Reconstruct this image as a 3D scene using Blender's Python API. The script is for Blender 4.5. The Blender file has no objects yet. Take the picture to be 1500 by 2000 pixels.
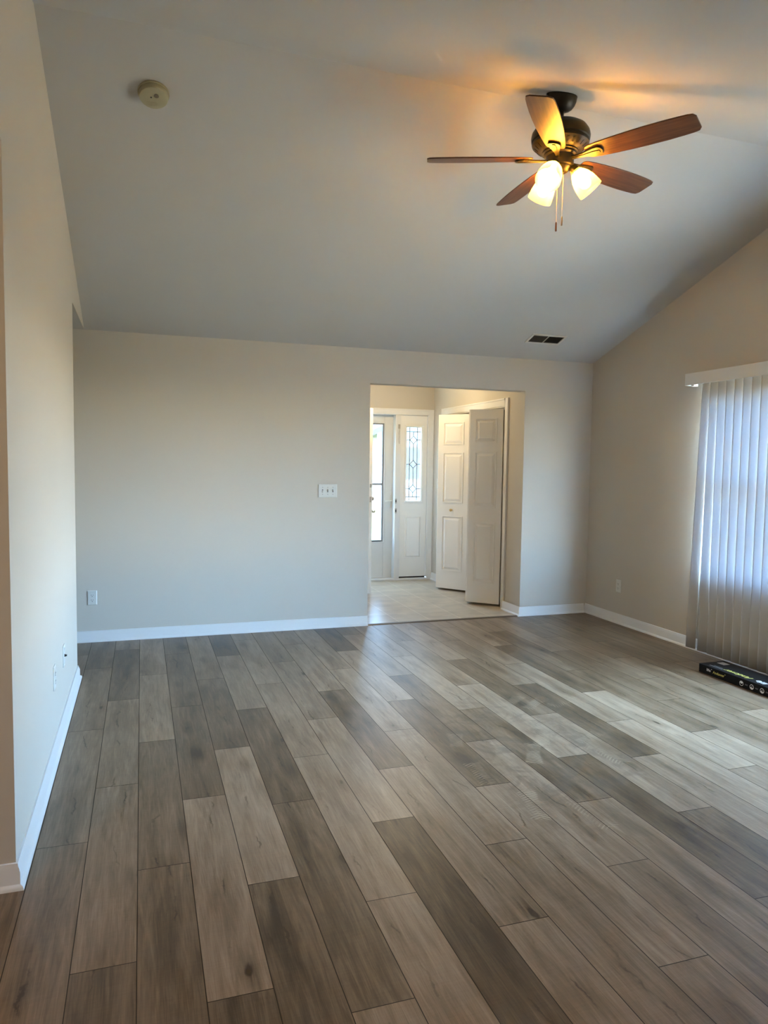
import bpy, bmesh, math, random
from mathutils import Vector, Matrix
random.seed(7)
SC = bpy.context.scene
COL = SC.collection
R = math.radians
PI = math.pi

# ------------------------------------------------------------------ camera
H = 1.439                                   # eye height
YAW, PITCH, ROLL, FPX = 0.3235, -0.0663, 0.0138, 1414.1
cam_d = bpy.data.cameras.new('camera')
cam = bpy.data.objects.new('camera', cam_d)
COL.objects.link(cam)
_fw = Vector((math.sin(YAW)*math.cos(PITCH), math.cos(YAW)*math.cos(PITCH), math.sin(PITCH)))
_rt = Vector((math.cos(YAW), -math.sin(YAW), 0))
_up = _rt.cross(_fw)
_c, _s = math.cos(ROLL), math.sin(ROLL)
_r2 = _rt*_c + _up*_s
_u2 = _up*_c - _rt*_s
cam.matrix_world = Matrix(((_r2.x, _u2.x, -_fw.x, 0), (_r2.y, _u2.y, -_fw.y, 0), (_r2.z, _u2.z, -_fw.z, H), (0, 0, 0, 1)))
cam_d.sensor_fit = 'VERTICAL'
cam_d.sensor_height = 24.0
cam_d.lens = FPX/2000.0*24.0
cam_d.clip_start = 0.02
SC.camera = cam

# ------------------------------------------------------------------ world, daylight, lamps, exposure
SC.view_settings.view_transform = 'Standard'
SC.view_settings.look = 'None'
SC.view_settings.gamma = 1.0
SC.view_settings.use_curve_mapping = False
SC.view_settings.exposure = 6.93

SKY = (0.38, 0.63, 1.0)
HORIZON = (0.90, 0.82, 0.68)
GROUND = (0.14, 0.118, 0.080)
w = bpy.data.worlds.new('daylight'); SC.world = w
w.use_nodes = True
nt = w.node_tree; nt.nodes.clear()
wo = nt.nodes.new('ShaderNodeOutputWorld'); bg = nt.nodes.new('ShaderNodeBackground')
tc = nt.nodes.new('ShaderNodeTexCoord'); sx = nt.nodes.new('ShaderNodeSeparateXYZ')
mr = nt.nodes.new('ShaderNodeMapRange'); cr = nt.nodes.new('ShaderNodeValToRGB')
mr.inputs[1].default_value = -1; mr.inputs[2].default_value = 1
e = cr.color_ramp.elements
e[0].position = 0.0; e[0].color = (*GROUND, 1)
e[1].position = 1.0; e[1].color = (*SKY, 1)
for p, c in ((0.475, GROUND), (0.50, HORIZON), (0.535, (0.56, 0.72, 0.94)), (0.60, SKY)):
    x = e.new(p); x.color = (*c, 1)
nt.links.new(tc.outputs['Generated'], sx.inputs[0]); nt.links.new(sx.outputs['Z'], mr.inputs[0])
nt.links.new(mr.outputs[0], cr.inputs[0]); nt.links.new(cr.outputs[0], bg.inputs['Color'])
bg.inputs['Strength'].default_value = 1.0
nt.links.new(bg.outputs[0], wo.inputs['Surface'])

def lamp(name, kind, loc, energy, color, rot=(0, 0, 0), size=.1, size_y=None, portal=False):
    d = bpy.data.lights.new(name, kind); d.energy = energy; d.color = color
    if kind == 'AREA':
        d.size = size
        if size_y: d.shape = 'RECTANGLE'; d.size_y = size_y
        if portal: d.cycles.is_portal = True
    elif kind == 'SUN': d.angle = R(0.6)
    else: d.shadow_soft_size = size
    o = bpy.data.objects.new(name, d); o.location = loc; o.rotation_euler = rot
    COL.objects.link(o); return o

# where daylight enters: window behind the blinds, front door
lamp('daylight_window_portal', 'AREA', (4.36, 2.99, 1.35), 1, (1, 1, 1), (0, R(90), 0), 1.50, 3.14, True)
lamp('daylight_door_portal', 'AREA', (2.70, 8.62, 1.03), 1, (1, 1, 1), (R(-90), 0, 0), 1.45, 2.1, True)
lamp('sun', 'SUN', (-10, 0, 20), .5, (1.0, 0.93, 0.80), (R(28), R(-44), 0))
lamp('foyer_ceiling_lamp', 'POINT', (2.62, 7.25, 2.36), .25, (1.0, 0.74, 0.40), size=.07)
lamp('kitchen_ceiling_lamp', 'POINT', (-1.9, 0.3, 2.30), .75, (1.0, 0.72, 0.45), size=.12)
FAN_GLOW = 0.5

# ------------------------------------------------------------------ materials
def new_mat(name):
    m = bpy.data.materials.new(name); m.use_nodes = True
    return m, m.node_tree, m.node_tree.nodes['Principled BSDF']

def mat(name, col, rough=.5, metal=0., bump=0., bscale=200., var=0., vscale=6., spec=.5):
    m, t, b = new_mat(name)
    b.inputs['Base Color'].default_value = (*col, 1)
    b.inputs['Roughness'].default_value = rough
    b.inputs['Metallic'].default_value = metal
    b.inputs['Specular IOR Level'].default_value = spec
    tcn = t.nodes.new('ShaderNodeTexCoord')
    if var:
        n = t.nodes.new('ShaderNodeTexNoise'); n.inputs['Scale'].default_value = vscale; n.inputs['Detail'].default_value = 4
        mx = t.nodes.new('ShaderNodeMix'); mx.data_type = 'RGBA'
        mx.inputs[6].default_value = (*[c*(1-var) for c in col], 1); mx.inputs[7].default_value = (*[min(1, c*(1+var)) for c in col], 1)
        t.links.new(tcn.outputs['Object'], n.inputs['Vector'])
        t.links.new(n.outputs['Fac'], mx.inputs[0]); t.links.new(mx.outputs[2], b.inputs['Base Color'])
    if bump:
        n = t.nodes.new('ShaderNodeTexNoise'); n.inputs['Scale'].default_value = bscale; n.inputs['Detail'].default_value = 3
        bp = t.nodes.new('ShaderNodeBump'); bp.inputs['Strength'].default_value = bump; bp.inputs['Distance'].default_value = .002
        t.links.new(tcn.outputs['Object'], n.inputs['Vector'])
        t.links.new(n.outputs['Fac'], bp.inputs['Height']); t.links.new(bp.outputs[0], b.inputs['Normal'])
    return m

M = {}
M['wall'] = mat('wall_paint', (.54, .50, .435), .8, bump=.12, bscale=350, var=.012, vscale=3, spec=.04)
M['ceil'] = mat('ceiling_paint', (.53, .515, .485), .8, bump=.15, bscale=250, var=.01, spec=.2)
M['trim'] = mat('white_trim_paint', (.68, .675, .66), .35, var=.01)
M['door'] = mat('white_door_paint', (.78, .765, .73), .38, bump=.05, bscale=120, var=.012)
M['storm'] = mat('storm_door_enamel', (.62, .62, .60), .4, var=.03, vscale=9)
M['gasket'] = mat('grey_gasket', (.20, .20, .21), .6, var=.05)
M['plate'] = mat('white_plastic', (.62, .62, .58), .35, var=.01)
M['dark'] = mat('dark_slot', (.015, .014, .013), .6, var=.05)
M['nickel'] = mat('satin_nickel', (.42, .38, .33), .32, metal=1., var=.05)
M['brass'] = mat('brass', (.60, .42, .18), .28, metal=1., var=.05)
M['bronze'] = mat('oil_rubbed_bronze', (.030, .024, .013), .38, metal=.45, bump=.1, bscale=90, var=.25, vscale=12)
M['bronze_black'] = mat('black_bronze', (.020, .014, .009), .45, metal=.3, var=.2, vscale=14)
M['chain'] = mat('chain_metal', (.55, .45, .30), .3, metal=1., var=.05)
M['detector'] = mat('yellowed_plastic', (.40, .36, .23), .5, var=.08, vscale=30)
M['button'] = mat('brown_button', (.15, .12, .075), .5, var=.1)
M['strip'] = mat('brown_threshold', (.085, .06, .04), .4, var=.15, vscale=20)
M['black_card'] = mat('black_cardboard', (.010, .009, .009), .6, var=.2, vscale=30, spec=.12)
M['ink_white'] = mat('white_ink', (.80, .80, .78), .5, var=.01)
M['ink_yellow'] = mat('yellow_ink', (.62, .58, .14), .5, var=.02)
M['ink_grey'] = mat('grey_ink', (.16, .16, .16), .5, var=.05)
M['sticker'] = mat('sticker_paper', (.42, .38, .36), .5, var=.05)
M['lead'] = mat('lead_came', (.16, .16, .16), .45, metal=.6, var=.05)
M['vinyl'] = mat('window_vinyl', (.80, .80, .80), .4, var=.01)
M['grille'] = mat('grille_dark', (.045, .038, .030), .55, var=.2, vscale=60)
M['vent'] = mat('vent_enamel', (.60, .57, .50), .5, var=.02)
M['lawn'] = mat('dry_lawn', (.30, .27, .10), .9, bump=.6, bscale=40, var=.3, vscale=2)
M['siding'] = mat('grey_siding', (.45, .49, .52), .7, var=.04)
M['shingle'] = mat('grey_shingle', (.14, .15, .16), .8, var=.2, vscale=8)
M['concrete'] = mat('concrete', (.50, .49, .46), .85, bump=.3, bscale=80, var=.08)
M['exterior'] = mat('exterior_siding', (.55, .53, .50), .7, var=.03)

# thin clear pane
def glass_mat(name, tint, gloss=.06, diffuse=0.):
    m, t, b = new_mat(name)
    t.nodes.remove(b); out = t.nodes['Material Output']
    tr = t.nodes.new('ShaderNodeBsdfTransparent'); tr.inputs[0].default_value = (*tint, 1)
    gl = t.nodes.new('ShaderNodeBsdfGlossy'); gl.inputs['Roughness'].default_value = .02
    mx = t.nodes.new('ShaderNodeMixShader'); mx.inputs[0].default_value = gloss
    t.links.new(tr.outputs[0], mx.inputs[1]); t.links.new(gl.outputs[0], mx.inputs[2])
    last = mx
    if diffuse:
        tl = t.nodes.new('ShaderNodeBsdfTranslucent'); tl.inputs[0].default_value = (.85, .88, .86, 1)
        m2 = t.nodes.new('ShaderNodeMixShader'); m2.inputs[0].default_value = diffuse
        t.links.new(mx.outputs[0], m2.inputs[1]); t.links.new(tl.outputs[0], m2.inputs[2]); last = m2
    t.links.new(last.outputs[0], out.inputs['Surface'])
    return m
M['glass'] = glass_mat('clear_glass', (.93, .96, .95))
M['glass_obscure'] = glass_mat('obscure_glass', (.29, .30, .295), .04)  # grey tint added to dim the daylight so the leading stays visible
M['glass_storm'] = glass_mat('dimmed_storm_glass', (.345, .35, .345), .04)  # clear panes darkened in colour so the bright outside is not washed out

# vertical blind vinyl: lets a little daylight through
def blind_mat():
    m, t, b = new_mat('blind_vinyl')
    out = t.nodes['Material Output']
    b.inputs['Base Color'].default_value = (.50, .465, .41, 1); b.inputs['Roughness'].default_value = .55
    tl = t.nodes.new('ShaderNodeBsdfTranslucent')
    tcn = t.nodes.new('ShaderNodeTexCoord'); mp = t.nodes.new('ShaderNodeMapping'); mp.inputs['Scale'].default_value = (1, 160, 4)
    n = t.nodes.new('ShaderNodeTexNoise'); n.inputs['Scale'].default_value = 2.0
    mx2 = t.nodes.new('ShaderNodeMix'); mx2.data_type = 'RGBA'
    mx2.inputs[6].default_value = (.58, .68, .80, 1); mx2.inputs[7].default_value = (.70, .80, .92, 1)
    t.links.new(tcn.outputs['Object'], mp.inputs[0]); t.links.new(mp.outputs[0], n.inputs['Vector']); t.links.new(n.outputs['Fac'], mx2.inputs[0])
    t.links.new(mx2.outputs[2], tl.inputs[0])
    mx = t.nodes.new('ShaderNodeMixShader'); mx.inputs[0].default_value = .14
    t.links.new(b.outputs[0], mx.inputs[1]); t.links.new(tl.outputs[0], mx.inputs[2]); t.links.new(mx.outputs[0], out.inputs['Surface'])
    return m
M['blind'] = blind_mat()

# fan blade wood, grain along local x
def wood_mat(name, c0, c1, c2):
    m, t, b = new_mat(name)
    tcn = t.nodes.new('ShaderNodeTexCoord'); mp = t.nodes.new('ShaderNodeMapping'); mp.inputs['Scale'].default_value = (3, 45, 20)
    n = t.nodes.new('ShaderNodeTexNoise'); n.inputs['Scale'].default_value = 1.5; n.inputs['Detail'].default_value = 6; n.inputs['Distortion'].default_value = .6
    r = t.nodes.new('ShaderNodeValToRGB'); el = r.color_ramp.elements
    el[0].position = .28; el[0].color = (*c0, 1); el[1].position = .75; el[1].color = (*c2, 1); k = el.new(.5); k.color = (*c1, 1)
    t.links.new(tcn.outputs['Object'], mp.inputs[0]); t.links.new(mp.outputs[0], n.inputs['Vector']); t.links.new(n.outputs['Fac'], r.inputs[0])
    t.links.new(r.outputs[0], b.inputs['Base Color']); b.inputs['Roughness'].default_value = .38
    return m
M['blade'] = wood_mat('walnut_blade', (.060, .022, .009), (.105, .040, .015), (.15, .064, .024))

# amber glass shades: milky glass that lets part of the bulb show through
def shade_mat():
    m, t, b = new_mat('amber_glass')
    out = t.nodes['Material Output']
    b.inputs['Base Color'].default_value = (.80, .46, .10, 1); b.inputs['Roughness'].default_value = .25
    b.inputs['Emission Color'].default_value = (1.0, .52, .06, 1); b.inputs['Emission Strength'].default_value = .045*FAN_GLOW
    tl = t.nodes.new('ShaderNodeBsdfTranslucent'); tl.inputs[0].default_value = (.95, .55, .09, 1)
    tr = t.nodes.new('ShaderNodeBsdfTransparent'); tr.inputs[0].default_value = (1.0, .66, .20, 1)
    m1 = t.nodes.new('ShaderNodeMixShader'); m1.inputs[0].default_value = .5
    m2 = t.nodes.new('ShaderNodeMixShader'); m2.inputs[0].default_value = .30
    t.links.new(b.outputs[0], m1.inputs[1]); t.links.new(tl.outputs[0], m1.inputs[2])
    t.links.new(m1.outputs[0], m2.inputs[1]); t.links.new(tr.outputs[0], m2.inputs[2]); t.links.new(m2.outputs[0], out.inputs['Surface'])
    return m
M['shade'] = shade_mat()
def emit_mat(name, c, s):
    m, t, b = new_mat(name)
    b.inputs['Emission Color'].default_value = (*c, 1); b.inputs['Emission Strength'].default_value = s
    return m
M['bulb'] = emit_mat('lit_bulb', (1.0, .74, .36), 4.0*FAN_GLOW)

# foyer tile
def tile_mat():
    m, t, b = new_mat('beige_tile')
    g = t.nodes.new('ShaderNodeNewGeometry'); mp = t.nodes.new('ShaderNodeMapping')
    T = .308
    mp.inputs['Location'].default_value = (-2.225/T, -6.51/T, 0); mp.inputs['Scale'].default_value = (1/T, 1/T, 1)
    br = t.nodes.new('ShaderNodeTexBrick'); br.offset = 0; br.squash = 1
    br.inputs['Scale'].default_value = 1; br.inputs['Brick Width'].default_value = 1; br.inputs['Row Height'].default_value = 1
    br.inputs['Mortar Size'].default_value = .012; br.inputs['Mortar Smooth'].default_value = .2
    br.inputs['Color1'].default_value = (.43, .355, .255, 1); br.inputs['Color2'].default_value = (.38, .31, .22, 1); br.inputs['Mortar'].default_value = (.60, .53, .42, 1)
    n = t.nodes.new('ShaderNodeTexNoise'); n.inputs['Scale'].default_value = 6; n.inputs['Detail'].default_value = 6
    mx = t.nodes.new('ShaderNodeMix'); mx.data_type = 'RGBA'; mx.blend_type = 'OVERLAY'; mx.inputs[0].default_value = .45
    t.links.new(g.outputs['Position'], mp.inputs[0]); t.links.new(mp.outputs[0], br.inputs['Vector'])
    t.links.new(g.outputs['Position'], n.inputs['Vector'])
    t.links.new(br.outputs['Color'], mx.inputs[6]); t.links.new(n.outputs['Fac'], mx.inputs[7])
    t.links.new(mx.outputs[2], b.inputs['Base Color'])
    b.inputs['Roughness'].default_value = .28
    bp = t.nodes.new('ShaderNodeBump'); bp.inputs['Strength'].default_value = .3; bp.inputs['Distance'].default_value = .002; bp.invert = True
    t.links.new(br.outputs['Fac'], bp.inputs['Height']); t.links.new(bp.outputs[0], b.inputs['Normal'])
    return m
M['tile'] = tile_mat()

# vinyl plank, one tone per plank, knots and grain, dusty shoe prints
PRINTS = [  # x, y, heading in degrees, length, strength
    (1.855, 3.12, 62, .27, 1.0), (2.02, 3.31, 58, .26, .7), (2.26, 3.80, 35, .27, .55), (2.45, 3.77, 20, .27, .6),
    (1.57, 2.63, 75, .28, .8), (1.54, 3.36, 70, .26, .5), (1.49, 2.98, 85, .26, .55), (1.69, 3.14, 60, .26, .5),
    (2.20, 3.00, 100, .27, .5), (1.76, 2.49, 95, .27, .45), (2.14, 3.86, 40, .27, .45), (2.27, 3.23, 30, .25, .45)]
def plank_mat():
    m, t, b = new_mat('oak_vinyl_plank')
    N, L = t.nodes, t.links
    def math_(op, a, b_=None, c=None, clamp=False):
        n = N.new('ShaderNodeMath'); n.operation = op; n.use_clamp = clamp
        for i, v in enumerate((a, b_, c)):
            if v is None: continue
            if isinstance(v, (int, float)): n.inputs[i].default_value = v
            else: L.new(v, n.inputs[i])
        return n.outputs[0]
    def attr(nm):
        a = N.new('ShaderNodeAttribute'); a.attribute_name = nm; return a.outputs['Fac']
    def noise(vec, sc, det, dist=0., rough=.5):
        mp = N.new('ShaderNodeVectorMath'); mp.operation = 'MULTIPLY'; mp.inputs[1].default_value = sc
        L.new(vec, mp.inputs[0])
        n = N.new('ShaderNodeTexNoise'); n.inputs['Scale'].default_value = 1; n.inputs['Detail'].default_value = det
        n.inputs['Distortion'].default_value = dist; n.inputs['Roughness'].default_value = rough
        L.new(mp.outputs[0], n.inputs['Vector']); return n.outputs['Fac']
    def smooth(v, lo, hi):
        n = N.new('ShaderNodeMapRange'); n.interpolation_type = 'SMOOTHSTEP'
        n.inputs[1].default_value = lo; n.inputs[2].default_value = hi; L.new(v, n.inputs[0]); return n.outputs[0]
    g = N.new('ShaderNodeNewGeometry'); s = N.new('ShaderNodeSeparateXYZ'); L.new(g.outputs['Position'], s.inputs[0])
    X, Y = s.outputs[0], s.outputs[1]
    tone, pid, pu = attr('tone'), attr('pid'), attr('pu')
    cb = N.new('ShaderNodeCombineXYZ')
    L.new(math_('ADD', X, math_('MULTIPLY', pid, 7.3)), cb.inputs[0]); L.new(math_('ADD', Y, math_('MULTIPLY', pid, 31.7)), cb.inputs[1]); L.new(math_('MULTIPLY', pid, 13.0), cb.inputs[2])
    v = cb.outputs[0]
    big = noise(v, (9, 1.6, 1), 4, .4)
    mid = noise(v, (38, 3.2, 1), 6, .8, .62)
    fine = noise(v, (330, 9, 1), 3, .2, .6)
    saw = noise(v, (14, 160, 1), 2, .3)
    # wandering dark heart line along the plank
    wob = noise(v, (1.5, 1.3, 1), 8, 0., .62)
    centre = math_('ADD', math_('MULTIPLY', math_('SUBTRACT', wob, .5), .26), math_('MULTIPLY', math_('SUBTRACT', pid, .5), .05))
    d = math_('ABSOLUTE', math_('SUBTRACT', pu, centre))
    line = math_('SUBTRACT', 1., smooth(d, .0, .006))
    line = math_('MULTIPLY', line, smooth(noise(v, (4, 5, 1), 3), .50, .66))
    halo = math_('MULTIPLY', math_('SUBTRACT', 1., smooth(d, .0, .055)), smooth(noise(v, (3, 1.8, 2), 2), .35, .65))
    # knots
    vm = N.new('ShaderNodeVectorMath'); vm.operation = 'MULTIPLY'; vm.inputs[1].default_value = (6.4, 2.5, 1); L.new(v, vm.inputs[0])
    nz = N.new('ShaderNodeTexNoise'); nz.inputs['Scale'].default_value = 9; L.new(v, nz.inputs['Vector'])
    va = N.new('ShaderNodeVectorMath'); va.operation = 'MULTIPLY_ADD'; va.inputs[1].default_value = (.16, .16, 0); L.new(nz.outputs['Color'], va.inputs[0]); L.new(vm.outputs[0], va.inputs[2])
    vo = N.new('ShaderNodeTexVoronoi'); vo.inputs['Scale'].default_value = 1; vo.inputs['Randomness'].default_value = 1; L.new(va.outputs[0], vo.inputs['Vector'])
    kd = vo.outputs['Distance']
    gate = smooth(N_sep(N, L, vo.outputs['Color']), .42, .50)
    knot = math_('MULTIPLY', math_('SUBTRACT', 1., smooth(kd, .015, .10)), gate)
    khalo = math_('MULTIPLY', math_('SUBTRACT', 1., smooth(kd, .02, .36)), gate)
    val = math_('ADD', tone, math_('MULTIPLY', math_('SUBTRACT', big, .5), .62))
    val = math_('ADD', val, math_('MULTIPLY', math_('SUBTRACT', mid, .5), .78))
    val = math_('ADD', val, math_('MULTIPLY', math_('SUBTRACT', fine, .5), .40))
    val = math_('ADD', val, math_('MULTIPLY', math_('SUBTRACT', saw, .5), .10))
    val = math_('SUBTRACT', val, math_('MULTIPLY', halo, .13))
    val = math_('SUBTRACT', val, math_('MULTIPLY', line, .36))
    val = math_('SUBTRACT', val, math_('MULTIPLY', knot, .70))
    val = math_('SUBTRACT', val, math_('MULTIPLY', khalo, .20), clamp=True)
    r = N.new('ShaderNodeValToRGB'); el = r.color_ramp.elements
    el[0].position = 0; el[0].color = (.044, .026, .014, 1); el[1].position = 1; el[1].color = (.43, .312, .212, 1)
    for p, c in ((.25, (.108, .068, .036)), (.5, (.195, .131, .080)), (.75, (.300, .212, .140))):
        q = el.new(p); q.color = (*c, 1)
    L.new(val, r.inputs[0])
    # dust and shoe prints tracked across the middle of the floor
    def print_mask(px, py, ang, ln, st):
        a = R(ang); c_, s_ = math.cos(a), math.sin(a)
        dx, dy = math_('SUBTRACT', X, px), math_('SUBTRACT', Y, py)
        u = math_('ADD', math_('MULTIPLY', dx, c_), math_('MULTIPLY', dy, s_))
        w_ = math_('SUBTRACT', math_('MULTIPLY', dy, c_), math_('MULTIPLY', dx, s_))
        # narrower waist between sole and heel
        wid = math_('ADD', .042, math_('MULTIPLY', math_('COSINE', math_('MULTIPLY', u, 6.28/ln*1.0)), -.006))
        e1 = math_('SUBTRACT', 1., smooth(math_('ABSOLUTE', math_('DIVIDE', w_, wid)), .75, 1.05))
        e2 = math_('SUBTRACT', 1., smooth(math_('ABSOLUTE', u), ln*.42, ln*.5))
        wave = math_('SINE', math_('ADD', math_('MULTIPLY', u, 330.), math_('MULTIPLY', math_('ABSOLUTE', w_), 200.)))
        return math_('MULTIPLY', math_('MULTIPLY', math_('MULTIPLY', e1, e2), smooth(wave, -.1, .7)), st)
    tot = None
    for pr in PRINTS:
        k = print_mask(*pr); tot = k if tot is None else math_('MAXIMUM', tot, k)
    patch = noise(g.outputs['Position'], (7, 7, 1), 4, .5)
    pm = math_('MULTIPLY', tot, smooth(patch, .36, .62))
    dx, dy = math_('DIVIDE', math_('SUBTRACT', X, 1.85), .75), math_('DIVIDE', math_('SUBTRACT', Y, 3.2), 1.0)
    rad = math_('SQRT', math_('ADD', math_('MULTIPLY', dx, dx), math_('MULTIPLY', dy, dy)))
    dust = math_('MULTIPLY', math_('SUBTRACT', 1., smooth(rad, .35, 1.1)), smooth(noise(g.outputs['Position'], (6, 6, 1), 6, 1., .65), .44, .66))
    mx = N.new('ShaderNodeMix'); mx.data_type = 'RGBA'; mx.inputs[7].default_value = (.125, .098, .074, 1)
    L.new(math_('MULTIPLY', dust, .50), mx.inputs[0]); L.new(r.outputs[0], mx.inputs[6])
    mx2 = N.new('ShaderNodeMix'); mx2.data_type = 'RGBA'; mx2.inputs[7].default_value = (.40, .31, .205, 1)
    L.new(math_('MULTIPLY', pm, .95), mx2.inputs[0]); L.new(mx.outputs[2], mx2.inputs[6])
    L.new(mx2.outputs[2], b.inputs['Base Color'])
    rg = math_('ADD', math_('ADD', .30, math_('MULTIPLY', mid, .14)), math_('MULTIPLY', math_('MAXIMUM', dust, pm), .12))
    L.new(rg, b.inputs['Roughness']); b.inputs['Specular IOR Level'].default_value = .5
    bp = N.new('ShaderNodeBump'); bp.inputs['Strength'].default_value = .22; bp.inputs['Distance'].default_value = .0015
    L.new(math_('ADD', mid, math_('MULTIPLY', fine, .5)), bp.inputs['Height']); L.new(bp.outputs[0], b.inputs['Normal'])
    return m
def N_sep(N, L, col):
    s = N.new('ShaderNodeSeparateColor'); L.new(col, s.inputs[0]); return s.outputs[0]
M['plank'] = plank_mat()
M['gap'] = mat('plank_gap', (.028, .021, .016), .8, var=.1)

# ------------------------------------------------------------------ mesh helpers
class MB:
    def __init__(s): s.bm = bmesh.new()
    def box(s, lo, hi, mx=None):
        r = bmesh.ops.create_cube(s.bm, size=1)
        c = [(lo[i]+hi[i])/2 for i in range(3)]; d = [hi[i]-lo[i] for i in range(3)]
        for v in r['verts']:
            v.co = Vector((c[0]+v.co.x*d[0], c[1]+v.co.y*d[1], c[2]+v.co.z*d[2]))
            if mx: v.co = mx @ v.co
        return s
    def prism(s, poly, axis, a, b, mx=None):
        # poly lies in the plane across 'axis'; the two coordinates keep x,y,z order
        def P(u, v, t):
            p = [(t, u, v), (u, t, v), (u, v, t)][axis]
            p = Vector(p); return mx @ p if mx else p
        va = [s.bm.verts.new(P(u, v, a)) for u, v in poly]; vb = [s.bm.verts.new(P(u, v, b)) for u, v in poly]
        n = len(poly)
        s.bm.faces.new(va); s.bm.faces.new(vb[::-1])
        for i in range(n): s.bm.faces.new((va[i], vb[i], vb[(i+1) % n], va[(i+1) % n]))
        return s
    def lathe(s, prof, n=32, mx=None, close=False):
        rings = []
        for r, z in prof:
            if r < 1e-6:
                p = Vector((0, 0, z)); rings.append([s.bm.verts.new(mx @ p if mx else p)])
            else:
                ring = []
                for i in range(n):
                    a = 2*PI*i/n; p = Vector((r*math.cos(a), r*math.sin(a), z)); ring.append(s.bm.verts.new(mx @ p if mx else p))
                rings.append(ring)
        for A, B in zip(rings, rings[1:]):
            for i in range(n):
                j = (i+1) % n
                if len(A) == 1 and len(B) == 1: continue
                if len(A) == 1: s.bm.faces.new((A[0], B[i], B[j]))
                elif len(B) == 1: s.bm.faces.new((A[i], B[0], A[j]))
                else: s.bm.faces.new((A[i], B[i], B[j], A[j]))
        if close:
            for ring in (rings[0], rings[-1]):
                if len(ring) > 1: s.bm.faces.new(ring)
        return s
    def tube(s, pts, r, n=8, cap=True):
        pts = [Vector(p) for p in pts]; rs = r if isinstance(r, (list, tuple)) else [r]*len(pts); rings = []
        for i, p in enumerate(pts):
            t = (pts[min(i+1, len(pts)-1)]-pts[max(i-1, 0)]).normalized()
            a = t.cross(Vector((0, 0, 1)));  a = a if a.length > .01 else t.cross(Vector((1, 0, 0)))
            a.normalize(); b = t.cross(a)
            rings.append([s.bm.verts.new(p+(a*math.cos(2*PI*k/n)+b*math.sin(2*PI*k/n))*rs[i]) for k in range(n)])
        for A, B in zip(rings, rings[1:]):
            for k in range(n): s.bm.faces.new((A[k], A[(k+1) % n], B[(k+1) % n], B[k]))
        if cap: s.bm.faces.new(rings[0]); s.bm.faces.new(rings[-1][::-1])
        return s
    def ball(s, c, r, n=12, mx=None):
        q = bmesh.ops.create_uvsphere(s.bm, u_segments=n, v_segments=max(6, n//2), radius=r)
        for v in q['verts']:
            v.co += Vector(c)
            if mx: v.co = mx @ v.co
        return s
    def build(s, name, m, parent=None, smooth=False, bevel=0., seg=2, off=None, kind=None, solid=0., keep=False):
        bmesh.ops.recalc_face_normals(s.bm, faces=s.bm.faces) if not keep else None
        if off is not None: bmesh.ops.translate(s.bm, verts=s.bm.verts, vec=-Vector(off))
        me = bpy.data.meshes.new(name); s.bm.to_mesh(me); s.bm.free()
        for mm in (m if isinstance(m, (list, tuple)) else [m]): me.materials.append(mm)
        if smooth:
            me.polygons.foreach_set('use_smooth', [True]*len(me.polygons))
            me.set_sharp_from_angle(angle=R(38))
        o = bpy.data.objects.new(name, me); COL.objects.link(o)
        if parent: o.parent = parent
        if solid:
            k = o.modifiers.new('thickness', 'SOLIDIFY'); k.thickness = solid; k.offset = 0
        if bevel:
            k = o.modifiers.new('edges', 'BEVEL'); k.width = bevel; k.segments = seg; k.limit_method = 'ANGLE'; k.angle_limit = R(40)
        if kind: o['kind'] = kind
        return o

def thing(name, loc, label, cat, group=None, rz=0., kind=None):
    o = bpy.data.objects.new(name, None); COL.objects.link(o); o.empty_display_size = .1
    o.location = loc; o.rotation_euler = (0, 0, rz); tag(o, label, cat, group, kind); return o
def tag(o, label=None, cat=None, group=None, kind=None):
    if label: o['label'] = label
    if cat: o['category'] = cat
    if group: o['group'] = group
    if kind: o['kind'] = kind
    return o
def struct(mb, name, m, label, cat, **k):
    return tag(mb.build(name, m, **k), label, cat, None, 'structure')

# ------------------------------------------------------------------ the room
XL, XR, YF, ZW = -.41, 4.166, 6.10, 2.44       # left wall, window wall, far wall, wall height
YR, ZR = 3.45, 3.33                            # ridge
YE = .80                                       # near eave
OX0, OX1, OZ = 1.902, 3.43, 2.142              # opening to the entry hall
YB, XK, XH = -3.0, -4.0, -2.4                  # back wall, kitchen side, hallway end
FY, FXR, FXL = 8.40, 3.455, 1.72               # entry hall
SL = (ZR-ZW)/(YF-YR)
def zc(y): return ZR-abs(y-YR)*SL

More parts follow.
